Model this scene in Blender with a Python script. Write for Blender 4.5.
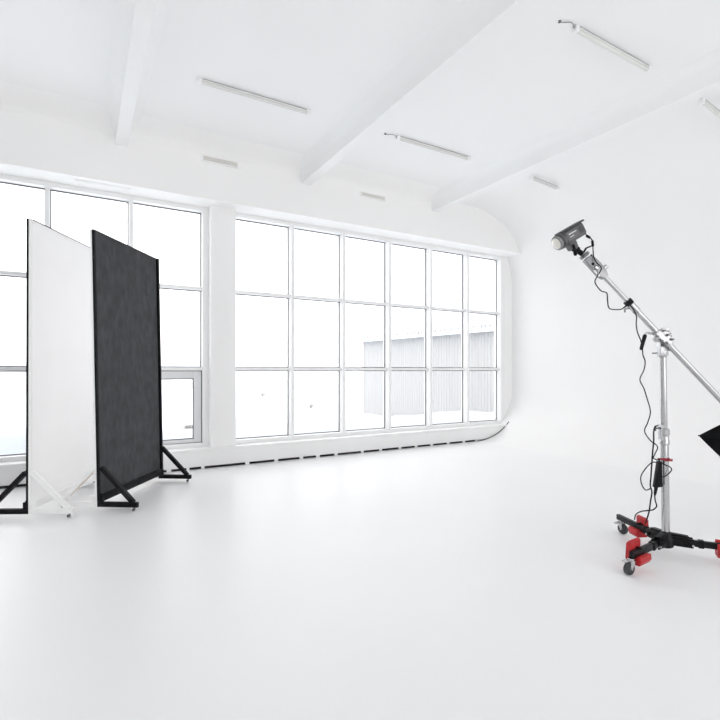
import bpy, bmesh, math, random
from mathutils import Vector, Matrix, noise
from mathutils.bvhtree import BVHTree

for o in list(bpy.data.objects):
    bpy.data.objects.remove(o)
S = bpy.context.scene
COL = S.collection
random.seed(4)
YAW = math.radians(-30.08)

# ------------------------------------------------------------------ camera
cam = bpy.data.objects.new('camera', bpy.data.cameras.new('camera'))
COL.objects.link(cam)
cam.location = (0, 0, 1.4)
cam.rotation_euler = (math.pi / 2, 0, YAW)
cam.data.sensor_width = 36
cam.data.lens = 24
cam.data.shift_y = 10 / 720
cam.data.clip_start = .05
cam.data.clip_end = 400
S.camera = cam

# ------------------------------------------------------------------ light: overcast sky through the windows and an added rear opening
world = bpy.data.worlds.new('overcast_sky')
S.world = world
world.use_nodes = True
bg = world.node_tree.nodes['Background']
bg.inputs['Color'].default_value = (1.0, .993, .988, 1)
bg.inputs['Strength'].default_value = 1.0

S.view_settings.view_transform = 'Standard'
S.view_settings.look = 'None'
S.view_settings.gamma = 1
S.view_settings.use_curve_mapping = False
S.view_settings.exposure = 1.50
S.cycles.max_bounces = 20
S.cycles.diffuse_bounces = 16
S.cycles.transparent_max_bounces = 16


def portal(name, loc, rot, sx, sy):
    l = bpy.data.lights.new(name, 'AREA')
    l.shape = 'RECTANGLE'
    l.size, l.size_y = sx, sy
    l.cycles.is_portal = True
    o = bpy.data.objects.new(name, l)
    COL.objects.link(o)
    o.location, o.rotation_euler = loc, rot
    return o


portal('front_window_portal', (2.2, 7.45, 2.05), (-math.pi / 2, 0, 0), 11.2, 3.5)
portal('rear_opening_portal', (3.5, -4.05, 2.2), (math.pi / 2, 0, 0), 6.0, 2.6)  # guides sky light through the unseen opening added behind the camera


# ------------------------------------------------------------------ materials
def mat(name, col, rough=.5, metal=0, spec=.5, noise_amt=0, noise_scale=20, stretch=(1, 1, 1),
        bump=0, bump_scale=60, coat=0):
    m = bpy.data.materials.new(name)
    m.use_nodes = True
    nt = m.node_tree
    b = nt.nodes['Principled BSDF']
    b.inputs['Base Color'].default_value = (*col, 1)
    b.inputs['Roughness'].default_value = rough
    b.inputs['Metallic'].default_value = metal
    b.inputs['Specular IOR Level'].default_value = spec
    b.inputs['Coat Weight'].default_value = coat
    tc = nt.nodes.new('ShaderNodeTexCoord')
    mp = nt.nodes.new('ShaderNodeMapping')
    mp.inputs['Scale'].default_value = stretch
    nt.links.new(tc.outputs['Object'], mp.inputs['Vector'])
    if noise_amt:
        n = nt.nodes.new('ShaderNodeTexNoise')
        n.inputs['Scale'].default_value = noise_scale
        n.inputs['Detail'].default_value = 5
        nt.links.new(mp.outputs[0], n.inputs['Vector'])
        r = nt.nodes.new('ShaderNodeValToRGB')
        a = [max(0, c * (1 - noise_amt)) for c in col]
        z = [min(1, c * (1 + noise_amt)) for c in col]
        r.color_ramp.elements[0].position = .3
        r.color_ramp.elements[1].position = .7
        r.color_ramp.elements[0].color = (*a, 1)
        r.color_ramp.elements[1].color = (*z, 1)
        nt.links.new(n.outputs['Fac'], r.inputs['Fac'])
        nt.links.new(r.outputs['Color'], b.inputs['Base Color'])
    if bump:
        n2 = nt.nodes.new('ShaderNodeTexNoise')
        n2.inputs['Scale'].default_value = bump_scale
        nt.links.new(mp.outputs[0], n2.inputs['Vector'])
        bp = nt.nodes.new('ShaderNodeBump')
        bp.inputs['Strength'].default_value = bump
        bp.inputs['Distance'].default_value = .01
        nt.links.new(n2.outputs['Fac'], bp.inputs['Height'])
        nt.links.new(bp.outputs['Normal'], b.inputs['Normal'])
    return m


M = {}
M['plaster'] = mat('white_plaster', (.925, .922, .918), .75, noise_amt=.006, noise_scale=1.5)
M['cyc'] = mat('white_cyclorama_paint', (.890, .888, .887), .5, noise_amt=.006, noise_scale=1.2, spec=.35)
M['ceiling'] = mat('white_ceiling_paint', (.886, .889, .893), .8, noise_amt=.006, noise_scale=1.2)
M['floor'] = mat('white_gloss_floor', (.860, .861, .866), .38, noise_amt=.01, noise_scale=.9, spec=.35)
M['trimpaint'] = mat('white_trim_paint', (.89, .89, .885), .5)
M['frame'] = mat('white_window_frame', (.888, .89, .895), .35)
M['sash'] = mat('white_sash_frame', (.74, .75, .765), .35)
M['gasket'] = mat('dark_rubber_gasket', (.10, .10, .11), .6)
M['slot'] = mat('dark_vent_slot', (.012, .012, .014), .8)
M['whitefelt'] = mat('white_board_paint', (.93, .925, .926), .8, noise_amt=.012, noise_scale=3)
M['whitewood'] = mat('white_painted_wood', (.89, .888, .88), .6)
M['blackfelt'] = mat('charcoal_board_cloth', (.064, .065, .070), .95, spec=.25, noise_amt=.20, noise_scale=12,
                     stretch=(1, 1, .6), bump=.25, bump_scale=90)
M['blackwood'] = mat('black_painted_wood', (.006, .006, .008), .6, spec=.2)
M['rawwood'] = mat('raw_wood_edge', (.62, .50, .40), .7, noise_amt=.1)
M['chrome'] = mat('polished_chrome', (.50, .50, .51), .2, metal=1)
M['steel'] = mat('brushed_steel', (.30, .30, .31), .35, metal=1)
M['caststeel'] = mat('cast_silver_metal', (.42, .42, .43), .28, metal=1, noise_amt=.3, noise_scale=30)
M['darksteel'] = mat('dark_grey_metal', (.16, .16, .17), .4, metal=.8)
M['lampbody'] = mat('grey_lamp_housing', (.115, .115, .12), .5, noise_amt=.06, noise_scale=60)
M['lamptop'] = mat('dark_grey_lamp_top', (.06, .06, .065), .45)
M['rimgrey'] = mat('smoky_grey_rim', (.24, .24, .245), .25)
M['glassdome'] = mat('frosted_lamp_glass', (.78, .76, .70), .15, coat=.5)
M['black'] = mat('black_plastic', (.004, .004, .005), .5, spec=.2)
M['rubber'] = mat('dark_grey_rubber', (.036, .037, .041), .6)
M['legblack'] = mat('black_leg_enamel', (.007, .007, .009), .45, spec=.25)
M['red'] = mat('red_vinyl', (.45, .010, .014), .45, noise_amt=.12, noise_scale=25)
M['redplastic'] = mat('dark_red_plastic', (.26, .008, .022), .4)
M['blackcloth'] = mat('black_softbox_cloth', (.004, .004, .005), .85, spec=.1, bump=.2, bump_scale=25)
M['diffuser'] = mat('white_diffuser_cloth', (.8, .8, .8), .9)
M['tube'] = mat('translucent_tube_cover', (.72, .72, .70), .4)
M['mark'] = mat('white_print', (.8, .8, .8), .5)
M['ventwhite'] = mat('off_white_vent', (.78, .77, .74), .6)
M['gapshade'] = mat('grey_gap_shadow', (.42, .42, .43), .6)  # grey tone of the shadow drawn along the tube lights
M['snow'] = mat('snow', (.74, .79, .84), .9, bump=.3, bump_scale=3)
M['roofdark'] = mat('grey_eave', (.35, .35, .36), .8)
M['twig'] = mat('frosted_twig', (.40, .38, .36), .9)
M['farwall'] = mat('pale_far_wall', (.74, .72, .69), .9, noise_amt=.03)


def siding():
    m = bpy.data.materials.new('pale_corrugated_siding')
    m.use_nodes = True
    b = m.node_tree.nodes['Principled BSDF']
    b.inputs['Base Color'].default_value = (.465, .465, .47, 1)
    b.inputs['Roughness'].default_value = .7
    return m


M['siding'] = siding()


def glass():
    m = bpy.data.materials.new('window_glass')
    m.use_nodes = True
    nt = m.node_tree
    nt.nodes.remove(nt.nodes['Principled BSDF'])
    out = nt.nodes['Material Output']
    t = nt.nodes.new('ShaderNodeBsdfTransparent')
    t.inputs['Color'].default_value = (.98, .98, .98, 1)
    g = nt.nodes.new('ShaderNodeBsdfGlossy')
    g.inputs['Roughness'].default_value = .02
    f = nt.nodes.new('ShaderNodeFresnel')
    f.inputs['IOR'].default_value = 1.45
    mx = nt.nodes.new('ShaderNodeMixShader')
    geo = nt.nodes.new('ShaderNodeNewGeometry')
    io = nt.nodes.new('ShaderNodeMapRange')          # the same reflectance on both faces of a thin pane
    io.inputs['To Min'].default_value = 1.45
    io.inputs['To Max'].default_value = 1 / 1.45
    nt.links.new(geo.outputs['Backfacing'], io.inputs['Value'])
    nt.links.new(io.outputs[0], f.inputs['IOR'])
    nt.links.new(f.outputs[0], mx.inputs[0])
    nt.links.new(t.outputs[0], mx.inputs[1])
    nt.links.new(g.outputs[0], mx.inputs[2])
    nt.links.new(mx.outputs[0], out.inputs['Surface'])
    return m


M['glass'] = glass()


# ------------------------------------------------------------------ mesh helpers
class MB:
    def __init__(self):
        self.bm = bmesh.new()

    def box(self, x0, x1, y0, y1, z0, z1, mtx=None):
        c = Vector(((x0 + x1) / 2, (y0 + y1) / 2, (z0 + z1) / 2))
        m = Matrix.Translation(c) @ Matrix.Diagonal((abs(x1 - x0), abs(y1 - y0), abs(z1 - z0), 1))
        if mtx is not None:
            m = mtx @ m
        bmesh.ops.create_cube(self.bm, size=1, matrix=m)
        return self

    def bar(self, a, b, w, h, up=(0, 0, 1)):
        """rectangular bar from a to b, w across, h along 'up'"""
        a, b = Vector(a), Vector(b)
        d = b - a
        L = d.length
        z = d.normalized()
        u = Vector(up)
        x = u.cross(z)
        if x.length < 1e-4:
            x = Vector((1, 0, 0)).cross(z)
        x.normalize()
        y = z.cross(x)
        R = Matrix((x, y, z)).transposed().to_4x4()
        m = Matrix.Translation((a + b) / 2) @ R @ Matrix.Diagonal((w, h, L, 1))
        bmesh.ops.create_cube(self.bm, size=1, matrix=m)
        return self

    def cyl(self, a, b, r, r2=None, n=20):
        a, b = Vector(a), Vector(b)
        d = b - a
        q = d.to_track_quat('Z', 'Y').to_matrix().to_4x4()
        bmesh.ops.create_cone(self.bm, cap_ends=True, segments=n, radius1=r, radius2=r if r2 is None else r2,
                              depth=d.length, matrix=Matrix.Translation((a + b) / 2) @ q)
        return self

    def lathe(self, a, d, prof, n=28):
        """profile [(t, r)...] revolved about the ray a + t*d"""
        a, d = Vector(a), Vector(d).normalized()
        x = d.orthogonal().normalized()
        y = d.cross(x)
        rings = []
        for t, r in prof:
            rings.append([self.bm.verts.new(a + d * t + (x * math.cos(k * math.tau / n) + y * math.sin(k * math.tau / n)) * max(r, 1e-4))
                          for k in range(n)])
        for p, q in zip(rings, rings[1:]):
            for k in range(n):
                self.bm.faces.new((p[k], p[(k + 1) % n], q[(k + 1) % n], q[k]))
        self.bm.faces.new(rings[0][::-1])
        self.bm.faces.new(rings[-1])
        return self

    def tube(self, pts, r, n=8):
        P = smooth_path(pts)
        rings = []
        x = None
        for i, p in enumerate(P):
            t = (P[min(i + 1, len(P) - 1)] - P[max(i - 1, 0)]).normalized()
            if x is None:
                x = t.orthogonal().normalized()
            x = (x - t * x.dot(t)).normalized()
            y = t.cross(x)
            rings.append([self.bm.verts.new(p + (x * math.cos(k * math.tau / n) + y * math.sin(k * math.tau / n)) * r)
                          for k in range(n)])
        for p, q in zip(rings, rings[1:]):
            for k in range(n):
                self.bm.faces.new((p[k], p[(k + 1) % n], q[(k + 1) % n], q[k]))
        self.bm.faces.new(rings[0][::-1])
        self.bm.faces.new(rings[-1])
        return self

    def sphere(self, c, r, sc=(1, 1, 1)):
        bmesh.ops.create_uvsphere(self.bm, u_segments=20, v_segments=12, radius=r,
                                  matrix=Matrix.Translation(c) @ Matrix.Diagonal((*sc, 1)))
        return self

    def prism(self, poly, axis_fn, t0, t1):
        """closed 2D outline swept between t0 and t1; axis_fn(u, v, t) gives the point"""
        A = [self.bm.verts.new(axis_fn(u, v, t0)) for u, v in poly]
        B = [self.bm.verts.new(axis_fn(u, v, t1)) for u, v in poly]
        n = len(poly)
        self.bm.faces.new(A[::-1])
        self.bm.faces.new(B)
        for k in range(n):
            self.bm.faces.new((A[k], A[(k + 1) % n], B[(k + 1) % n], B[k]))
        return self

    def build(self, name, m, parent=None, bevel=0, smooth=35):
        bm = self.bm
        bmesh.ops.recalc_face_normals(bm, faces=bm.faces)
        if bevel:
            ed = [e for e in bm.edges if len(e.link_faces) == 2 and e.calc_face_angle(0) > .6]
            bmesh.ops.bevel(bm, geom=ed, offset=bevel, segments=2, profile=.6, affect='EDGES')
        me = bpy.data.meshes.new(name)
        bm.to_mesh(me)
        bm.free()
        for p in me.polygons:
            p.use_smooth = True
        me.set_sharp_from_angle(angle=math.radians(smooth))
        me.materials.append(m)
        o = bpy.data.objects.new(name, me)
        COL.objects.link(o)
        if parent:
            o.parent = parent
        return o


def smooth_path(pts, k=5):
    P = [Vector(p) for p in pts]
    if len(P) < 3:
        return P
    out = []
    for i in range(len(P) - 1):
        p0, p1, p2, p3 = P[max(i - 1, 0)], P[i], P[i + 1], P[min(i + 2, len(P) - 1)]
        for s in range(k):
            t = s / k
            out.append(.5 * ((2 * p1) + (p2 - p0) * t + (2 * p0 - 5 * p1 + 4 * p2 - p3) * t * t
                             + (3 * p1 - p0 - 3 * p2 + p3) * t ** 3))
    out.append(P[-1])
    return out


def tag(o, label=None, cat=None, group=None, kind=None):
    for k, v in (('label', label), ('category', cat), ('group', group), ('kind', kind)):
        if v:
            o[k] = v
    return o


def empty(name, loc, rz=0, **kw):
    o = bpy.data.objects.new(name, None)
    COL.objects.link(o)
    o.empty_display_size = .1
    o.location = loc
    o.rotation_euler = (0, 0, rz)
    return tag(o, **kw)


def structure(o):
    o['kind'] = 'structure'
    return o


# ------------------------------------------------------------------ room shell
XL, XR, YB, YW = -3.5, 7.88, -4.0, 7.0
CEIL = 4.5
BULK_Z, BULK_Y = 3.765, 6.8
LEDGE = .284
COVE_X = 6.70
BACK = 7.40

structure(MB().box(XL - .2, COVE_X, YB - .2, BACK, -.2, 0).build('floor', M['floor']))
structure(MB().box(XL - .2, 6.38, YB - .2, BACK, CEIL, CEIL + .25).build('ceiling', M['ceiling']))

# right wall of the cyclorama: coves into floor and ceiling
prof = []
for k in range(25):
    a = k / 24 * math.pi / 2
    prof.append((COVE_X + 1.18 * math.sin(a), 1.0 * (1 - math.cos(a))))
for k in range(25):
    a = math.pi / 2 - k / 24 * math.pi / 2
    prof.append((6.38 + 1.5 * math.sin(a), CEIL - 1.3 * (1 - math.cos(a))))
outer = [(6.38, CEIL + .25), (8.15, CEIL + .25), (8.15, -.2), (COVE_X, -.2)]
structure(MB().prism(prof + outer, lambda u, v, t: Vector((u, t, v)), YB - .2, BACK).build('wall_right', M['cyc'], smooth=50))


def cove_z(x):
    s = min(1, max(0, (x - COVE_X) / 1.18))
    return 1 - math.sqrt(max(0, 1 - s * s))


# upper wall above the windows, pillar between them and the end strips
w = MB()
RF = .42                      # plaster fillet between the upper wall and the ceiling
pw = [(BULK_Y, BULK_Z), (BACK, BULK_Z), (BACK, CEIL + .1), (BULK_Y - RF, CEIL + .1), (BULK_Y - RF, CEIL)]
for k in range(1, 13):
    a = k / 13 * math.pi / 2
    pw.append((BULK_Y - RF + RF * math.sin(a), CEIL - RF * .34 * (1 - math.cos(a))))
pw.append((BULK_Y, CEIL - RF * .34))
w.prism(pw, lambda u, v, t: Vector((t, u, v)), XL, 5.5)
w.box(5.5, 8.0, BULK_Y, BACK, BULK_Z, CEIL + .1)
structure(w.build('wall_front', M['plaster'], smooth=40))
structure(MB().box(1.602, 1.955, 7.02, BACK, LEDGE, BULK_Z).build('trim_1', M['plaster'], bevel=.004))
structure(MB().box(7.652, 8.0, 7.18, BACK, LEDGE, BULK_Z).build('trim_2', M['plaster']))
# low boxed ledge under the windows with its dark slots along the floor
box = MB()
box.box(XL, 8.0, YW, BACK, .034, LEDGE - .035)
box.box(XL, 8.0, YW + .07, BACK, 0, .034)
box.box(XL, 8.0, YW - .014, BACK, LEDGE - .035, LEDGE)
ledge = structure(box.build('baseboard_front', M['trimpaint'], bevel=.003))
sl = [1.06, 1.26, 1.299, 1.459, 1.506, 2.091, 2.154, 2.543, 2.604, 2.956, 3.019, 3.241, 3.308, 3.571, 3.632, 4.072, 4.127,
      4.439, 4.497, 4.843, 4.905, 5.195, 5.258, 5.551, 5.616, 5.943, 6.011, 6.33, 6.401, 6.655]
solid = [-3.5, -2.9, -2.84, -2.3, -2.24, -1.7, -1.65, -1.1, -1.04, -.56, -.5, 0, .06, .5, .56, 1.0] + sl
for a, b in zip(solid[::2], solid[1::2]):
    MB().box(a, b, YW - .002, YW + .06, .006, .030).build('vent_slot', M['slot'], ledge)
for a, b in zip(solid[1::2], solid[2::2]):     # white stops between the slots
    MB().box(a, b, YW, YW + .09, 0, .034).build('slot_stop', M['trimpaint'], ledge)
cv = []
for k in range(22):
    x = 6.72 + k / 21 * .86
    cv.append((x, YW - .004, cove_z(x) + .004))
MB().tube(cv, .009, 6).build('cove_seam', M['slot'], ledge)

# beams
for i, (x0, x1) in enumerate(((.36, .50), (2.90, 3.05), (5.43, 5.57))):
    z = 4.25
    f = .17
    arc = [(f * (1 - math.sin(k / 8 * math.pi / 2)), f * (1 - math.cos(k / 8 * math.pi / 2))) for k in range(9)]
    poly = [(x0, z), (x1, z)] + [(x1 + dx, CEIL + .004 - dz) for dx, dz in reversed(arc)] + \
           [(x1 + f, CEIL + .02), (x0 - f, CEIL + .02)] + [(x0 - dx, CEIL + .004 - dz) for dx, dz in arc]
    structure(MB().prism(poly, lambda u, v, t: Vector((u, t, v)), YB, BULK_Y + .05).build('trim_%d' % (i + 3), M['ceiling'], smooth=50))

# left wall, and rear wall with a long opening added for fill light
wl = MB()
wl.box(XL - .2, XL, YB - .2, BACK, 0, CEIL)
structure(wl.build('wall_left', M['plaster']))
wb = MB()
wb.box(XL, 8.0, YB - .2, YB, 0, .9).box(XL, 8.0, YB - .2, YB, 3.5, CEIL)
wb.box(XL, .5, YB - .2, YB, .9, 3.5).box(6.5, 8.0, YB - .2, YB, .9, 3.5)
structure(wb.build('wall_back', M['plaster']))

# ------------------------------------------------------------------ windows
GY = 7.30                      # glass plane
ZB, ZT = .345, 3.705


def window(name, x0, x1, gx0, gx1, mull, sash_pane=None):
    """mull: left faces of the mullions"""
    f = MB()
    f.box(x0, gx0, 7.17, 7.36, LEDGE, BULK_Z)
    f.box(gx1, x1, 7.17, 7.36, LEDGE, BULK_Z)
    f.box(gx0, gx1, 7.17, 7.36, ZT, BULK_Z)
    f.box(gx0, gx1, 7.17, 7.36, LEDGE, ZB)
    root = structure(f.build(name, M['frame'], bevel=.003))
    for x in mull:
        MB().box(x, x + .05, 7.15, 7.34, ZB, ZT).build('mullion', M['frame'], root, bevel=.003)
    for c, d in ((2.562, 2.607), (1.392, 1.440)):
        MB().box(gx0, gx1, 7.205, 7.33, c, d).build('transom', M['frame'], root, bevel=.003)
    xs = [gx0] + [q for x in mull for q in (x, x + .05)] + [gx1]
    g, ga = MB(), MB()
    gw = .012
    for a, b in zip(xs[::2], xs[1::2]):
        for c, d in ((ZB, 1.392), (1.440, 2.562), (2.607, ZT)):
            g.box(a, b, GY - .004, GY + .004, c, d)
            y0, y1 = GY - .016, GY - .005
            ga.box(a, a + gw, y0, y1, c, d).box(b - gw, b, y0, y1, c, d)
            ga.box(a + gw, b - gw, y0, y1, c, c + gw).box(a + gw, b - gw, y0, y1, d - gw, d)
    g.build('pane', M['glass'], root)
    ga.build('gasket', M['gasket'], root)
    return root


w1 = window('window_1', XL, 1.602, XL + .05, 1.516, [-3.325, -2.35, -1.375, -.400, .575 - .025])
window_2 = window('window_2', 1.955, 7.652, 2.0, 7.533, [2.883, 3.812, 4.742, 5.672, 6.600])
# opening casement in the lower right field of the left window
sx0, sx1, sz0, sz1 = .612, 1.506, .352, 1.382
s_ = MB()
fw = .105
for b in ((sx0, sx0 + fw, sz0, sz1), (sx1 - fw, sx1, sz0, sz1), (sx0 + fw, sx1 - fw, sz1 - fw, sz1), (sx0 + fw, sx1 - fw, sz0, sz0 + .05)):
    s_.box(b[0], b[1], 7.225, 7.28, b[2], b[3])
sash = s_.build('opening_sash', M['sash'], w1, bevel=.004)
g_ = MB()
e = .012
for b in ((sx0 - e, sx0, sz0 - e, sz1 + e), (sx1, sx1 + e, sz0 - e, sz1 + e), (sx0, sx1, sz1, sz1 + e),
          (sx0 + fw, sx0 + fw + e, sz0 + .05, sz1 - fw), (sx1 - fw - e, sx1 - fw, sz0 + .05, sz1 - fw),
          (sx0 + fw, sx1 - fw, sz1 - fw - e, sz1 - fw), (sx0 + fw, sx1 - fw, sz0 + .05, sz0 + .05 + e)):
    g_.box(b[0], b[1], 7.236, 7.25, b[2], b[3])
g_.build('sash_gasket', M['gasket'], sash)

# ------------------------------------------------------------------ outside
sn = MB()
nx, ny = 150, 70
vs = {}
for j in range(ny + 1):
    y = 7.6 + 60 * (j / ny) ** 2.2
    for i in range(nx + 1):
        x = -22 + 62 * i / nx
        q = (y - 7.6)
        near = math.exp(-((q - .55) / 1.3) ** 2) * (1 - .75 * math.exp(-(q / .3) ** 2))
        b = .42 + .10 * noise.noise((x * .9, y * .8, 2)) + .05 * noise.noise((x * 2.6, y * 2.3, 7))
        if 1.0 < x < 3.2:
            b += .16 * math.sin((x - 1.0) / 2.2 * math.pi)
        if x < .6:
            b += .16
        far = -.2 + .10 * noise.noise((x * .25, y * .25, 0))
        z = far + (b + .2) * near
        vs[i, j] = sn.bm.verts.new((x, y, z))
for j in range(ny):
    for i in range(nx):
        sn.bm.faces.new((vs[i, j], vs[i + 1, j], vs[i + 1, j + 1], vs[i, j + 1]))
snow_o = sn.build('snow_ground', M['snow'], smooth=80)
structure(snow_o)

# corrugated shed across the yard


def cam_pt(lat, dep):
    c, s = math.cos(-YAW), math.sin(-YAW)
    return Vector((s * dep + c * lat, c * dep - s * lat, 0))


P1 = cam_pt(.15, 17.9)
P2 = cam_pt(3.6, 13.0)
dv = (P2 - P1).normalized()
nv = Vector((dv.y, -dv.x, 0))
if nv.y > 0:
    nv = -nv
Lb = 9.5
shed = empty('storage_shed', tuple(P1 + dv * Lb / 2 + Vector((0, 0, -.25))), math.atan2(dv.y, dv.x),
             label='pale corrugated shed with a snowy roof and icicles outside the right window', cat='shed')
# local: x along facade, -y or +y outward
sgn = -1
H = 2.85
wv = MB()
n = int(Lb / .11)
out_pts = []
for k in range(n * 4 + 1):
    x = -Lb / 2 + Lb * k / (n * 4)
    out_pts.append((x, (0, .022, .022, 0)[k % 4]))
poly = [(x, -y) for x, y in out_pts] + [(Lb / 2, 3.5), (-Lb / 2, 3.5)]
wv.prism(poly, lambda u, v, t: Vector((u, v, t)), 0, H)
wv.build('corrugated_wall', M['siding'], shed, smooth=20)
rf = MB()
poly = [(-.28, H - .02), (-.28, H + .05), (1.7, H + .62), (3.9, H + .1), (3.9, H)]
rf.prism(poly, lambda u, v, t: Vector((t, u, v)), -Lb / 2 - .15, Lb / 2 + .2)
rf.build('snowy_roof', M['snow'], shed)
MB().box(-Lb / 2 - .1, Lb / 2 + .1, -.26, -.20, H - .17, H - .01).build('fascia_board', M['snow'], shed)
for k in range(56):
    x = -Lb / 2 + Lb * (k + random.random() * .6) / 56
    MB().cyl((x, -.282, H + .01), (x, -.282, H - .03 - .07 * random.random()), .026, .006, 6).build('icicle', M['roofdark'], shed)
MB().box(-Lb / 2 - .05, -Lb / 2 + .04, -.05, .05, 0, H + .35).build('corner_post', mat('pale_pink_post', (.80, .66, .64), .8), shed)


def far_house(loc, rz, w, d, h, rh, label, roof='snow'):
    t = empty('distant_house', loc, rz, label=label, cat='house')
    MB().box(-w / 2, w / 2, -d / 2, d / 2, 0, h).build('wall', M['farwall'], t)
    MB().prism([(-w / 2 - .3, h), (w / 2 + .3, h), (0, h + rh)], lambda u, v, q: Vector((u, q, v)), -d / 2 - .3, d / 2 + .3).build('roof', M['snow'], t)
    for k in range(3):
        x = -w / 2 + w * (k + .5) / 3
        MB().box(x - .4, x + .4, -d / 2 - .03, -d / 2 + .05, h * .4, h * .4 + .9).build('window', M['sash'], t)
    return t


far_house((-5.5, 40, -.3), .1, 7, 5, 1.7, 1.2, 'low distant house with snowy roof seen in the left window behind the white panel edge')
far_house((8.3, 46, -.3), -.25, 6, 5, 1.9, 1.0, 'small distant house with snowy roof seen through the opening casement')


def shrub(loc, r, n, label):
    m = MB()
    for k in range(n):
        a = random.random() * math.tau
        t = .2 + random.random() * 1.1
        p = Vector((math.cos(a) * math.sin(t), math.sin(a) * math.sin(t), math.cos(t)))
        m.tube([(0, 0, -.1), tuple(p * r * .5), tuple(p * r + Vector((0, 0, -.15 * r)))], .012, 5)
        m.sphere(p * r, r * .12, (1, 1, .5))
    o = m.build('shrub', M['twig'], None)
    o.location = loc
    tag(o, label, 'shrub')
    return o


shrub((8.31, 18.5, -.17), .16, 26, 'small bare shrub poking out of the snow, in the second field of the right window')
shrub((9.59, 28.5, -.2), .24, 26, 'bare shrub in the snow farther off, in the first field of the right window')
shrub((1.52, 8.25, .38), .12, 30, 'frosted bare shrub in the snow seen through the opening casement')

# ------------------------------------------------------------------ vents and ceiling lights
def wall_vent(x0, x1, z0, z1, label):
    t = empty('air_vent', ((x0 + x1) / 2, BULK_Y, (z0 + z1) / 2), label=label, cat='vent')
    w_, h_ = (x1 - x0) / 2, (z1 - z0) / 2
    MB().box(-w_, w_, -.012, .002, -h_, h_).build('backing', M['ventwhite'], t)
    f = MB()
    f.box(-w_ - .02, w_ + .02, -.022, 0, h_, h_ + .012).box(-w_ - .02, w_ + .02, -.022, 0, -h_ - .012, -h_)
    f.box(-w_ - .02, -w_, -.022, 0, -h_, h_).box(w_, w_ + .02, -.022, 0, -h_, h_)
    f.build('frame', M['trimpaint'], t)
    s = MB()
    for k in range(4):
        z = -h_ + (k + .5) * h_ / 2
        s.bar((-w_, -.018, z), (w_, -.018, z), .014, .004, (0, .7, .7))
    s.build('louvre', M['ventwhite'], t)
    return t


wall_vent(1.441, 1.912, 4.285, 4.345, 'wide white air vent high on the wall between the first two beams')
wall_vent(3.958, 4.406, 4.255, 4.310, 'white air vent high on the wall between the middle and right beams')
gr = empty('soffit_grille', (.23, 6.95, BULK_Z), label='long slim white grille in the soffit above the left window', cat='vent')
MB().box(-.32, .32, -.05, .05, -.008, .002).build('frame', M['trimpaint'], gr)
sg = MB()
for k in range(3):
    sg.box(-.30, .30, -.04 + k * .028, -.022 + k * .028, -.012, -.008)
sg.build('louvre', M['trimpaint'], gr)


def tube_light(x0, x1, y, label, dz0=0, dz1=0, wire=None, dot=None):
    L = x1 - x0
    t = empty('ceiling_light', ((x0 + x1) / 2, y, CEIL), label=label, cat='ceiling light')
    t.rotation_euler = (0, math.atan2(dz1 - dz0, L) if dz1 != dz0 else 0, 0)
    if dz1 != dz0:
        t.location.z -= (dz0 + dz1) / 2
    h = L / 2
    MB().box(-h, h, -.022, .022, -.018, .0).build('housing', M['trimpaint'], t, bevel=.003)
    MB().lathe((-h + .04, 0, -.034), (1, 0, 0), [(0, .019), (L - .08, .019)], 16).build('tube_cover', M['tube'], t)
    for s in (-1, 1):
        MB().box(s * h - .02 * (s + 1), s * h - .02 * (s - 1), -.025, .025, -.056, -.001).build('end_cap', M['frame'], t, bevel=.004)
    for s in (-.42, .42):
        MB().box(s * L - .010, s * L + .010, -.026, .026, -.024, -.012).build('clip', M['ventwhite'], t)
    MB().box(-h + .05, h - .05, -.026, -.021, -.012, -.004).build('gap_shadow_strip', M['gapshade'], t)  # thin grey strip drawn as the gap shadow along the housing
    if wire:
        MB().tube([(-h, 0, -.03), (-h - .06, -.02, -.012), (-h - .12, .02, -.008), (-h - .15, .03, -.006)], .004, 6).build('wire', M['steel'], t)
        MB().cyl((-h - .16, .03, -.012), (-h - .16, .03, 0), .014, .012, 10).build('junction', M['darksteel'], t)
    return t


tube_light(1.06, 2.36, 5.27, 'long ceiling tube light nearest the left beam, above the left vent')
tube_light(3.60, 4.88, 5.25, 'ceiling tube light between the middle and right beams, nearer the windows', wire=1)
tube_light(6.18, 6.84, 5.25, 'short ceiling tube light beyond the right beam, above the studio lamp', dz0=.012, dz1=.065)
tube_light(3.83, 5.03, 2.77, 'largest ceiling tube light, in front between the middle and right beams', wire=1)
tube_light(6.07, 7.0, 2.77, 'ceiling tube light beyond the right beam, cut by the right picture edge', dz0=.02, dz1=.13)


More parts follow.
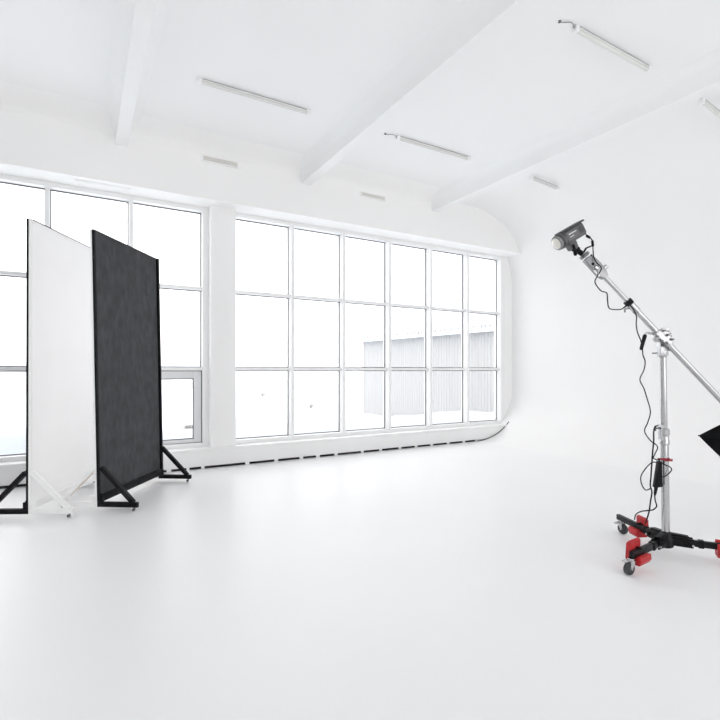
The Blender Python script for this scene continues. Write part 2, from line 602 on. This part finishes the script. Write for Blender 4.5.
# ------------------------------------------------------------------ two rolling board panels
def v_flat(loc, ang, L, H, lean, label, raw=False):
    """local x runs along the board, +y is the black side, -y the white side ... ang turns x"""
    t = empty('rolling_flat_panel', loc, ang, label=label, cat='panel')
    z0 = .088

    def shear(o):
        for v in o.data.vertices:
            v.co.y += lean * max(0, v.co.z - z0)
        return o
    shear(MB().box(.012, L - .012, -.018, -.001, z0, H - .004).build('black_board', M['blackfelt'], t))
    shear(MB().box(.012, L - .012, .001, .018, z0, H - .004).build('white_board', M['whitefelt'], t))
    for x in (0, L - .03):
        shear(MB().box(x, x + .03, -.021 if x == 0 else -.045, -.0005, z0, H).build('black_post', M['blackwood'], t, bevel=.002))
        shear(MB().box(x, x + .03, .0005, .021, z0, H).build('white_post', M['whitewood'], t, bevel=.002))
    shear(MB().box(.03, L - .03, -.046, -.001, z0, z0 + .07).build('black_rail', M['blackwood'], t, bevel=.002))
    shear(MB().box(.03, L - .03, .001, .046, z0, z0 + .06).build('white_rail', M['whitewood'], t, bevel=.002))
    shear(MB().box(.03, L - .03, -.024, .024, H - .006, H).build('top_rail', M['blackwood'], t))
    for x in (.0, L - .04):
        for sg, mt, nm in ((-1, 'blackwood', 'black_foot'), (1, 'whitewood', 'white_foot')):
            F = .41
            f = MB()
            f.box(x, x + .04, sg * .001, sg * F, .04, .088)
            xc = x + .02
            f.bar((xc, sg * .022 + sg * .012, .43), (xc, sg * (F - .045), .085), .04, .05, (1, 0, 0))
            f.box(x, x + .04, sg * .022, sg * .05, .088, .15)
            fo = f.build(nm, M[mt], t, bevel=.003)
            if sg > 0 and x == 0 and raw:
                MB().bar((x + .002, sg * .04, .375), (x + .002, sg * (F - .10), .12), .006, .010, (1, 0, 0)).build('raw_wood_edge', M['rawwood'], fo)
            c = MB()
            yc = sg * (F - .035)
            c.cyl((xc - .008, yc - sg * .01, .015), (xc + .008, yc - sg * .01, .015), .015, n=14)
            c.cyl((xc, yc, .02), (xc, yc, .042), .007, n=10)
            c.box(xc - .012, xc + .012, yc - .014, yc + .014, .036, .041)
            c.build('caster', M['darksteel'], fo)
    return t


# first panel: white side towards the room's right
p = v_flat((-.440, 5.485, 0), 0, 1.32, 2.83, 0.002, 'tall white-faced rolling panel with a black back edge, left of the charcoal panel')
# local -y must face left for this one
p.rotation_euler.z = math.atan2(.883, .47)
p.scale = (1, 1, 1)
q = v_flat((.129, 5.433, 0), 0, 1.291, 2.80, 0.0206, 'tall charcoal-faced rolling panel with black triangular feet, in front of the window', raw=True)
q.rotation_euler.z = math.atan2(.8286, .5599)


def flip_sides(root):
    for o in root.children_recursive:
        for v in o.data.vertices:
            v.co.y = -v.co.y
        o.data.flip_normals()


flip_sides(p)

# ------------------------------------------------------------------ boom stand (local frame: x to the right, y away, z up)
SP = (3.783, 1.962, 0)
D0 = 3.594


def W(u, v, d=0.0):
    """metric point in the stand's frame from offsets measured on its plane, d metres away from it"""
    k = (D0 + d) / 480
    return Vector(((u - 360) * k - 2.291, d, 1.4 - (v - 370) * k))


stand = empty('boom_stand', SP, YAW, label='chrome boom stand on black wheeled legs holding the grey studio lamp', cat='light stand')
top = W(662.9, 352)
base = Vector((0, 0, .14))
ax = (top - base).normalized()


def onp(z):
    return base + (top - base) * ((z - base.z) / (top.z - base.z))


MB().lathe(onp(.12), ax, [(0, .027), ((.86 - .12), .027), ((.87 - .12), .025)], 24).build('lower_pole', M['chrome'], stand)
MB().lathe(onp(.84), ax, [(0, .0225), (top.z - .84, .0225)], 24).build('upper_pole', M['chrome'], stand)
c = MB()
c.lathe(onp(.84), ax, [(0, .028), (.005, .033), (.035, .033), (.04, .030), (.07, .030), (.075, .034), (.12, .034), (.125, .026)], 24)
c.box(-.045, -.02, -.02, .02, .88, .99, Matrix.Translation((0, 0, 0)))
col1 = c.build('collar', M['chrome'], stand)
k_ = MB()
k_.cyl((-.045, 0, .965), (-.085, -.01, .965), .006)
k_.cyl((-.085, -.01, .985), (-.085, -.01, .945), .006)
k_.sphere((-.085, -.01, .965), .010)
k_.build('locking_handle', M['darksteel'], col1)
rk = MB()
rk.cyl(W(658, 459, -.03), W(669, 459.4, -.03), .0075)
rk.sphere(W(668.6, 459.5, -.03), .013)
rk.box(-.03, .03, -.034, .0, .722, .738)
rk.build('red_clamp_handle', M['redplastic'], stand, bevel=.001)

# hub and legs
hb = MB()
hb.lathe((0, 0, .075), (0, 0, 1), [(0, .035), (.01, .050), (.06, .058), (.085, .052), (.105, .036), (.12, .028)], 24)
hub = hb.build('hub', M['legblack'], stand)
casters = [(-.05, .526), (-.433, -.304), (.48, -.221)]
for i, (cx, cy) in enumerate(casters):
    d = Vector((cx, cy, 0)).normalized()
    s = Vector((-d.y, d.x, 0))
    R = Vector((cx, cy, 0)).length
    l = MB()
    l.bar(d * .13 + Vector((0, 0, .130)), d * (R + (.04, -.006, .04)[i]) + Vector((0, 0, .130)), .032, .045)
    leg = l.build('leg', M['legblack'], stand, bevel=.003)
    j = MB()
    for q_ in (-1, 1):
        j.bar(d * .03 + s * .026 * q_ + Vector((0, 0, .135)), d * .17 + s * .022 * q_ + Vector((0, 0, .130)), .014, .066)
    j.bar(d * .02 + Vector((0, 0, .165)), d * .14 + Vector((0, 0, .155)), .042, .046)
    j.cyl(d * .14 + s * .045 + Vector((0, 0, .13)), d * .14 - s * .045 + Vector((0, 0, .13)), .014)
    j.build('hinge', M['black'], leg, bevel=.002)
    bl = MB()
    bl.cyl(d * .165 + s * .038 + Vector((0, 0, .118)), d * .165 - s * .038 + Vector((0, 0, .118)), .008)
    bl.build('bolt', M['chrome'], leg)
    col = MB().bar(d * .20 + Vector((0, 0, .13)), d * .235 + Vector((0, 0, .13)), .042, .056).build('leg_collar', M['black'], leg, bevel=.003)
    # caster
    tr = [Vector((.35, -.9, 0)), Vector((-.6, -.25, 0)), Vector((.5, -.5, 0))][i].normalized()
    tr_s = Vector((-tr.y, tr.x, 0))
    cc = Vector((cx, cy, 0))
    wc = cc + tr * .018 + Vector((0, 0, .043))
    ft = MB()
    ft.cyl(cc + Vector((0, 0, .096)), cc + Vector((0, 0, .112)), .022)
    for q_ in (-1, 1):
        ft.prism([(-.022, .094), (.022, .094), (.030, .044), (.018, .034), (.008, .044)],
                 lambda u, v, t, cc=cc, tr=tr, tr_s=tr_s: cc + tr * u + tr_s * t + Vector((0, 0, v)), q_ * .019, q_ * .023)
    ft.bar(cc - tr * .024 + Vector((0, 0, .095)), cc + tr * .026 + Vector((0, 0, .095)), .048, .004)
    ft.cyl(wc - tr_s * .028, wc + tr_s * .028, .006)
    pd = Vector((-.95, -.1, 0))
    ft.bar(cc + pd * .015 + Vector((0, 0, .098)), cc + pd * .06 + Vector((0, 0, .088)), .03, .008)
    fork = ft.build('caster_fork', M['chrome'], leg, bevel=.001)
    wh = MB()
    wh.lathe(wc - tr_s * .015, tr_s, [(0, .014), (0, .036), (.004, .043), (.026, .043), (.030, .036), (.030, .014)], 28)
    wh.build('wheel', M['rubber'], fork)

# boom pivot head
P = W(661.5, 336.5)
bd = (W(720, 399.5) - W(608, 281)).normalized()       # down the boom, to the right
bn = Vector((bd.z, 0, -bd.x))
if bn.z < 0:
    bn = -bn
bc = W(662.6, 338.2, -.035)
hd = MB()
hd.cyl(Vector((0, -.03, 0)) + P, Vector((0, .035, 0)) + P, .050, n=28)
hd.cyl(Vector((0, -.034, 0)) + P, Vector((0, -.044, 0)) + P, .042, n=28)
hd.bar(P + Vector((0, .0, -.03)), W(663, 356), .055, .05, (0, 1, 0))
hd.lathe(W(663, 357.5), (0, 0, 1), [(0, .024), (.03, .028), (.06, .026)], 20)
head = hd.build('pivot_head', M['caststeel'], stand, bevel=.002)
for k in range(14):
    a = k / 14 * math.tau
    q0 = P + Vector((math.cos(a) * .046, -.044, math.sin(a) * .046))
    MB().cyl(q0, q0 + Vector((0, .012, 0)), .006, n=8).build('ratchet_tooth', M['darksteel'], head)
cl = MB()
cl.bar(bc - bd * .07, bc + bd * .07, .05, .052, bn)
cl.bar(P + Vector((-.035, -.05, .05)), P + Vector((.03, -.05, .045)), .02, .02)
cl.build('boom_clamp', M['caststeel'], head, bevel=.006)
for a in (-.045, 0, .045):
    for b in (-1, 1):
        q0 = bc + bd * a + bn * .032 * b + Vector((0, -.01, 0))
        MB().cyl(q0, q0 + Vector((0, -.03, 0)), .008, n=8).build('clamp_bolt', M['darksteel'], head)
MB().cyl(W(657, 353, -.02), W(652.5, 353.2, -.03), .005).build('side_screw', M['darksteel'], head)
MB().cyl(W(667, 349, -.01), W(670.5, 350.5, -.02), .007).build('side_screw', M['darksteel'], head)
MB().cyl(P + Vector((.0, -.045, -.055)), P + Vector((.0, -.06, -.055)), .014, n=8).build('pivot_nut', M['darksteel'], head)
sw = MB()
for k in range(10):
    a0, a1 = math.pi * (.95 + k * .055), math.pi * (.95 + (k + 1) * .055)
    sw.bar(P + Vector((math.cos(a0) * .040, -.050, math.sin(a0) * .040 - .01)), P + Vector((math.cos(a1) * .040, -.050, math.sin(a1) * .040 - .01)), .008, .012, (0, 1, 0))
sw.build('curved_slot', M['black'], head)
hg = MB()
hg.tube([W(657, 333.5, -.04), W(651, 333.3, -.06), W(646.5, 333, -.07), W(644.8, 336, -.07)], .0085, 10)
lever = hg.build('lever_arm', M['chrome'], head)
gp = MB()
a_, b_ = W(645.3, 334.5, -.07), W(641, 350, -.07)
gp.lathe(a_, b_ - a_, [(0, .009), (.01, .014), ((b_ - a_).length - .01, .012), ((b_ - a_).length, .007)], 14)
gp.build('lever_grip', M['black'], lever)

# boom arm: outer tube and slimmer telescoped tube
tip = bc - bd * ((W(663, 337) - W(598, 269)).length)
mid = bc - bd * ((W(663, 337) - W(629, 301)).length)
end = bc + bd * .95
MB().lathe(mid, bd, [(0, .0215), ((end - mid).length, .0215)], 24).build('boom_tube', M['chrome'], stand)
MB().lathe(tip, bd, [(0, .0165), ((mid - tip).length + .02, .0165)], 24).build('inner_boom_tube', M['chrome'], stand)
sc = MB()
sc.lathe(mid - bd * .012, bd, [(0, .024), (0, .031), (.034, .031), (.036, .024)], 20)
sc.build('boom_collar', M['black'], stand)
sc = MB()
sc.lathe(mid + bd * .026, bd, [(0, .024), (0, .027), (.07, .027), (.075, .022)], 20)
sc.cyl(mid + bd * .02 - bn * .02, mid + bd * .02 - bn * .055, .008)
sc.build('boom_sleeve', M['chrome'], stand)
sc = MB()
q0 = mid + bd * .02 - bn * .055
sc.cyl(q0, W(625, 312.3, -.04), .006)
sc.cyl(q0, W(632, 308, -.04), .006)
sc.cyl(W(633.5, 311.5, -.04), W(636.5, 314.5, -.04), .008)
sc.build('wing_screw', M['steel'], stand)

# grip head at the boom tip
gh = MB()
g0, g1 = tip + bd * .03, tip - bd * .145
gh.prism([(-.045, -.03), (-.045, .018), (-.028, .036), (.05, .040), (.125, .028), (.155, .016), (.155, -.02), (.12, -.032)],
         lambda u, v, t: tip + bd * (u - .07) + bn * v + Vector((0, t, 0)), -.028, .028)
grip = gh.build('grip_head', M['steel'], stand, bevel=.004)
gk = MB()
gk.lathe(tip - bd * .128 , -bd, [(0, .026), (.0, .034), (.004, .040), (.008, .034), (.014, .034), (.018, .040), (.022, .030)], 24)
gk.build('grip_disc', M['steel'], grip)
gk = MB()
gk.cyl(tip - bd * .02 + Vector((0, -.028, 0)) - bn * .01, tip - bd * .02 + Vector((0, -.05, 0)) - bn * .01, .016)
gk.bar(tip - bd * .02 - bn * .035 + Vector((0, -.03, 0)), tip + bd * .04 - bn * .04 + Vector((0, -.03, 0)), .012, .016)
gk.lathe(tip + bd * .03 + bn * .02, bn, [(0, .012), (.02, .018), (.045, .018), (.05, .010)], 16)
gk.build('tightening_knob', M['chrome'], grip, bevel=.001)
gk = MB()
gk.cyl(tip - bd * .055 - bn * .012 + Vector((0, -.026, 0)), tip - bd * .055 - bn * .012 + Vector((0, -.036, 0)), .010)
gk.cyl(tip - bd * .11 + bn * .024 + Vector((0, -.026, 0)), tip - bd * .11 + bn * .024 + Vector((0, -.034, 0)), .006)
gk.build('grip_bolt', M['black'], grip)

# ------------------------------------------------------------------ studio lamp on the boom
lamp = empty('studio_lamp', SP, YAW, label='grey studio lamp with a round frosted lens clamped to the boom tip', cat='lamp')
lamp.location = SP
F = Vector((-.845, -.187, -.50)).normalized()
# up vector as near to vertical as the axis allows
U = (Vector((0, 0, 1)) - F * F.z).normalized()
Rr = F.cross(U).normalized()
cen = W(570.6, 235.2, -.035)


def LP(f, r, u):
    return cen + F * f + Rr * r + U * u


def lbox(mb, f0, f1, r0, r1, u0, u1):
    m = Matrix.Translation(cen) @ Matrix((F, Rr, U)).transposed().to_4x4()
    mb.box(f0, f1, r0, r1, u0, u1, m)


b = MB()
oct_ = [(-.050, -.03), (-.036, -.048), (.036, -.048), (.050, -.03), (.050, .034), (.040, .046), (-.040, .046), (-.050, .034)]
b.prism(oct_, lambda u, v, t: LP(t, u, v), -.095, .075)
body = b.build('housing', M['lampbody'], lamp, bevel=.003)
tp = MB()
tp.prism([(-.056, .046), (.056, .046), (.050, .060), (-.050, .060)], lambda u, v, t: LP(t, u, v), -.115, .08)
tp.build('top_plate', M['lamptop'], lamp, bevel=.002)
bell = MB()
bell.lathe(LP(.078, 0, -.002), F, [(0, .050), (.01, .054), (.030, .057), (.038, .057), (.038, .050), (.03, .046)], 32)
bell.build('front_ring', M['lamptop'], lamp)
st = MB()
st.lathe(LP(.079, 0, -.002), F, [(.002, .0560), (.020, .0585)], 32)
st.build('ring_band', M['lampbody'], lamp)
ln = MB()
ln.lathe(LP(.11, 0, -.002), F, [(0, .050), (.012, .054), (.022, .054), (.027, .050), (.028, .040)], 32)
ln.build('protective_rim', M['rimgrey'], lamp)
ln = MB()
ln.lathe(LP(.132, 0, -.002), F, [(0, .043), (.010, .041), (.018, .031), (.023, .016), (.0245, .003)], 32)
ln.build('lens', M['glassdome'], lamp)
side = 1 if Rr.y < 0 else -1      # the side that faces the camera
mk = MB()
m4 = Matrix.Translation(cen) @ Matrix((F, Rr, U)).transposed().to_4x4()
for f0, f1, u0, u1 in ((-.020, .052, .010, .018), (.012, .050, -.010, -.005)):
    n_ = 7 if u0 > 0 else 5
    for k in range(n_):
        a0 = f0 + (f1 - f0) * k / n_
        mk.box(a0, a0 + (f1 - f0) / n_ * .78, side * .0500, side * .0515, u0, u1, m4)
mk.build('printed_lettering', M['mark'], body)
vt = MB()
for k in range(6):
    vt.box(-.085 + k * .008, -.081 + k * .008, side * .0498, side * .0510, -.02, .03, m4)
vt.build('cooling_slots', M['lamptop'], body)
# mount bracket from the body down to the grip head
mb_ = MB()
jt = W(575.5, 247, -.02)
lbox(mb_, .0, .06, -.030, .030, -.075, -.046)
mb_.cyl(LP(.030, -.038, -.085), LP(.030, .038, -.085), .022)
brk = mb_.build('mount_bracket', M['lampbody'], lamp, bevel=.002)
tp_ = tip - bd * .14
mb_ = MB()
mb_.lathe(LP(.030, 0, -.080), (tp_ - LP(.030, 0, -.080)), [(0, .020), (.02, .026), (.05, .026), (.055, .019), ((tp_ - LP(.030, 0, -.080)).length - .016, .019)], 18)
mb_.build('stud_receiver', M['black'], lamp)
mb_ = MB()
a_ = LP(.045, side * .030, -.078)
mb_.cyl(a_, a_ + Vector((-.012, -.03, -.005)), .008)
b_ = a_ + Vector((-.012, -.03, -.005))
mb_.lathe(b_ + Vector((0, 0, .012)), (.05, 0, -.24), [(0, .006), (.015, .011), (.075, .013), (.085, .007)], 12)
mb_.build('tilt_lever', M['black'], lamp)
mb_ = MB()
a_ = tp_ - bd * .02 + bn * .012
mb_.cyl(a_, a_ + bn * .035 + bd * -.01, .007)
mb_.bar(a_ + bn * .035 - bd * .01, a_ + bn * .055 + Vector((.02, 0, .01)), .012, .01)
mb_.build('locking_screw', M['black'], lamp)

# ------------------------------------------------------------------ cables, power adapter
def cable(name, pts, r, label, extra=None):
    t = MB().tube(pts, r, 8).build(name, M['black'], None, smooth=80)
    t.location = SP
    t.rotation_euler = (0, 0, YAW)
    tag(t, label, 'cable')
    return t


rear = LP(-.099, side * .02, -.03)
lc = [rear, W(588, 236.5, -.04), W(591.5, 239, -.06), W(592.7, 243, -.06), W(593.3, 252, -.06), W(594, 258, -.075), W(597, 263, -.095),
      W(601.3, 267.5, -.095), W(600, 272, -.09), W(597, 277, -.07), W(595, 281.5, -.06), W(597, 286, -.05), W(601.5, 291, -.05),
      W(606.8, 293, -.05), W(607.6, 300, -.05), W(608.6, 307, -.05), W(612, 309.3, -.05), W(621, 309.3, -.06), W(625.5, 306, -.08),
      W(628.5, 303.5, -.085), W(633.2, 309, -.09), W(636.5, 316, -.08), W(636.3, 324, -.06), W(637.5, 332, -.07), W(641, 341, -.088),
      W(642.6, 349, -.088), W(643, 355, -.07), W(645.2, 361.5, -.06), W(644, 370, -.05), W(640, 379.5, -.05), W(644, 388.5, -.05),
      W(647.3, 399, -.05), W(650.5, 411.5, -.05), W(648, 422, -.05), W(644.7, 431, -.05), W(650, 440, -.055), W(657.6, 446.5, -.06),
      W(655, 454, -.06), W(653.5, 458, -.055), W(657.5, 460, -.045)]
lcable = cable('lamp_cable', lc, .0042, 'thin dark cable trailing from the grey lamp along the boom to the adapter')
cn = MB()
cn.lathe(W(586.3, 235.6, -.045), W(591, 238.3, -.058) - W(586.3, 235.6, -.045), [(0, .007), (.004, .010), (.03, .009), (.036, .005)], 12)
cn.lathe(W(592.4, 240.5, -.06), W(593, 246.5, -.06) - W(592.4, 240.5, -.06), [(0, .007), (.004, .0095), (.04, .0095), (.045, .006)], 12)
cn.build('connector', M['black'], lcable)

ad = MB()
tp_c, bt_c = W(659.2, 461, -.045), W(656.8, 487.5, -.045)
dA = bt_c - tp_c
LA = dA.length
zA = dA.normalized()
xA = Vector((0, -1, 0)).cross(zA).normalized()
poly = [(-.010, 0), (.012, 0), (.024, LA), (-.034, LA - .012)]
ad.prism(poly, lambda u, v, t: tp_c + zA * v + xA * (-u) + Vector((0, t, 0)), -.020, .016)
adap = ad.build('power_adapter', M['black'], None, bevel=.003)
adap.location, adap.rotation_euler = SP, (0, 0, YAW)
tag(adap, 'black power adapter hanging beside the chrome pole below the red handle', 'power adapter')
MB().cyl(W(659.2, 458.3, -.045), W(659.2, 462.5, -.045), .006).build('hanging_loop', M['black'], adap)
MB().lathe(W(656.3, 486.5, -.045), W(654.8, 496, -.045) - W(656.3, 486.5, -.045), [(0, .014), (.03, .011), (.05, .010), (.07, .005)], 12).build('plug', M['black'], adap)

cable('mains_cable', [W(658, 425.5, -.03), W(655, 427, -.04), W(653.8, 432, -.04), W(653.8, 441, -.04), W(652.8, 451, -.04), W(652, 462, -.04),
                      W(651, 477, -.04), W(650.4, 485.5, -.04), W(652, 492, -.04), W(650.5, 502, -.04), W(649.3, 511, -.03), W(647, 519, .1),
                      W(645.4, 523.5, .17)], .0052,
      'long dark cable hanging straight down left of the pole to the far red weight')
cable('coiled_cable', [W(657.2, 462.6, -.062), W(652.5, 462.3, -.068), W(647, 467, -.055), W(641.3, 475.5, -.055), W(641.4, 483, -.055),
                       W(645, 489.6, -.055), W(649, 489.4, -.055), W(650.9, 487.7, -.056)], .0042,
      'thin dark cable making a round loop left of the power adapter')
cable('looped_cable', [W(660.5, 461.5, -.080), W(663, 463.8, -.075), W(669, 466.3, -.06), W(671.7, 469.3, -.05), W(669, 473.5, -.055),
                       W(665, 476.3, -.065), W(661, 477.2, -.078)], .0042,
      'short dark cable loop crossing the pole to the right of the adapter')
cable('adapter_cable', [W(654.8, 496, -.045), W(655.4, 501, -.05), W(656.7, 506, -.05), W(653.5, 509.6, -.06), W(647, 510.6, -.05), W(641, 511.5, .02),
                        W(636, 514.5, .12), W(634.6, 519.5, .24)], .0048,
      'dark cable curling from the adapter plug down to the far wheeled leg')


# ------------------------------------------------------------------ red saddle weights on the legs
def saddle(i, t, label, near, low=.118, high=.212, wd=.12):
    cx, cy = casters[i]
    d = Vector((cx, cy, 0)).normalized()
    s = Vector((-d.y, d.x, 0))
    R = Vector((cx, cy, 0)).length
    c0 = d * R * t
    o = MB()
    # outline across the leg: a padded cradle, low towards the room and high behind the leg
    pl = [(.052, low), (.056, .082), (.040, .056), (-.036, .056), (-.056, .09), (-.050, high - .02), (-.036, high), (-.018, high - .012),
          (-.020, .104), (.018, .104), (.022, low)]
    o.prism(pl, lambda u, v, q: c0 + s * u * near + d * q + Vector((0, 0, v)), -wd / 2, wd / 2)
    ob = o.build('saddle_weight', M['red'], None, bevel=.005)
    ob.location, ob.rotation_euler = SP, (0, 0, YAW)
    tag(ob, label, 'weight', 'red saddle weights on the stand legs')
    k = MB()
    k.bar(c0 - d * .012 + s * near * -.055 + Vector((0, 0, .157)), c0 - d * .012 + s * near * .03 + Vector((0, 0, .157)), .022, .006)
    k.build('handle_strap', M['black'], ob)
    return ob


saddle(0, .58, 'red saddle weight on the far left leg behind the pole', 1, wd=.105)
saddle(1, .80, 'red saddle weight on the nearest leg, above the front caster', 1, wd=.145)
saddle(2, .70, 'red saddle weight on the right leg, cut by the picture edge', -1, low=.152, high=.17)

# ------------------------------------------------------------------ softbox on its own stand at the right edge
SBP = (5.549, 1.986, 0)
sb = empty('softbox', SBP, YAW, label='black cloth softbox with a pointed corner entering at the right edge', cat='softbox')
zc, hd_ = .685, .642
ROT = math.radians(9)
corners = [Vector((math.cos(a + ROT) * hd_ * -1, 0, zc + math.sin(a + ROT) * hd_)) for a in (0, math.pi / 2, math.pi, 3 * math.pi / 2)]
apex = Vector((.0, -.42, zc))
f = MB()
N = 14
ring0 = []
for k in range(4):
    a, b = corners[k], corners[(k + 1) % 4]
    for j in range(N):
        t = j / N
        sag = math.sin(t * math.pi) * .065
        p_ = a.lerp(b, t)
        ring0.append(p_ + (Vector((0, 0, zc)) - p_).normalized() * sag)
rings = []
K = 10
for r_ in range(K + 1):
    q_ = r_ / K
    row = []
    for p_ in ring0:
        v_ = p_.lerp(apex, q_)
        c0 = Vector((0, v_.y, zc))
        if q_ > 0:
            v_ = v_ + Vector((0, -.10 * math.sin(q_ * math.pi), 0))
        if (v_ - c0).length < .08:
            v_ = c0 + (v_ - c0).normalized() * .08 if (v_ - c0).length > 1e-5 else c0 + (p_ - Vector((0, 0, zc))).normalized() * .08
            v_.y = apex.y + .05 * (1 - q_) - .0
        row.append(f.bm.verts.new(v_))
    rings.append(row)
for a, b in zip(rings, rings[1:]):
    n_ = len(a)
    for k in range(n_):
        f.bm.faces.new((a[k], a[(k + 1) % n_], b[(k + 1) % n_], b[k]))
f.bm.faces.new(rings[-1])
f.build('cloth_shell', M['blackcloth'], sb, smooth=60)
df = MB()
df.prism([(p_.x, p_.z) for p_ in ring0], lambda u, v, t: Vector((u * .985, t, zc + (v - zc) * .985)), .0, .012)
df.build('diffuser', M['diffuser'], sb)
for cpt in corners:
    MB().cyl(cpt * 1.0, Vector((0, 0, zc)).lerp(cpt, .97) + Vector((0, .01, 0)), .006).build('rod_tip', M['black'], sb)
MB().lathe((0, apex.y - .05, zc), (0, 1, 0), [(0, .07), (.01, .085), (.06, .085)], 24).build('mount_ring', M['darksteel'], sb)
ls = empty('light_stand', SBP, YAW, label='black light stand carrying the softbox beyond the right edge', cat='light stand')
q0 = Vector((0, apex.y - .10, 0))
MB().cyl(q0 + Vector((0, 0, .05)), q0 + Vector((0, 0, zc - .02)), .014).build('pole', M['black'], ls)
MB().cyl(q0 + Vector((0, -.10, zc)), q0 + Vector((0, .048, zc)), .045).build('lamp_mount', M['black'], ls)
for a in (0.1, 0.1 + math.tau / 3, .1 - math.tau / 3):
    e_ = q0 + Vector((math.cos(a) * .36, math.sin(a) * .36, .012))
    lg = MB().cyl(q0 + Vector((0, 0, .38)), e_, .009).build('leg', M['black'], ls)
    MB().sphere(e_, .012).build('foot', M['rubber'], lg)
    MB().cyl(q0 + Vector((0, 0, .1)), q0.lerp(e_, .6) + Vector((0, 0, .38 * .4)), .006).build('brace', M['black'], ls)
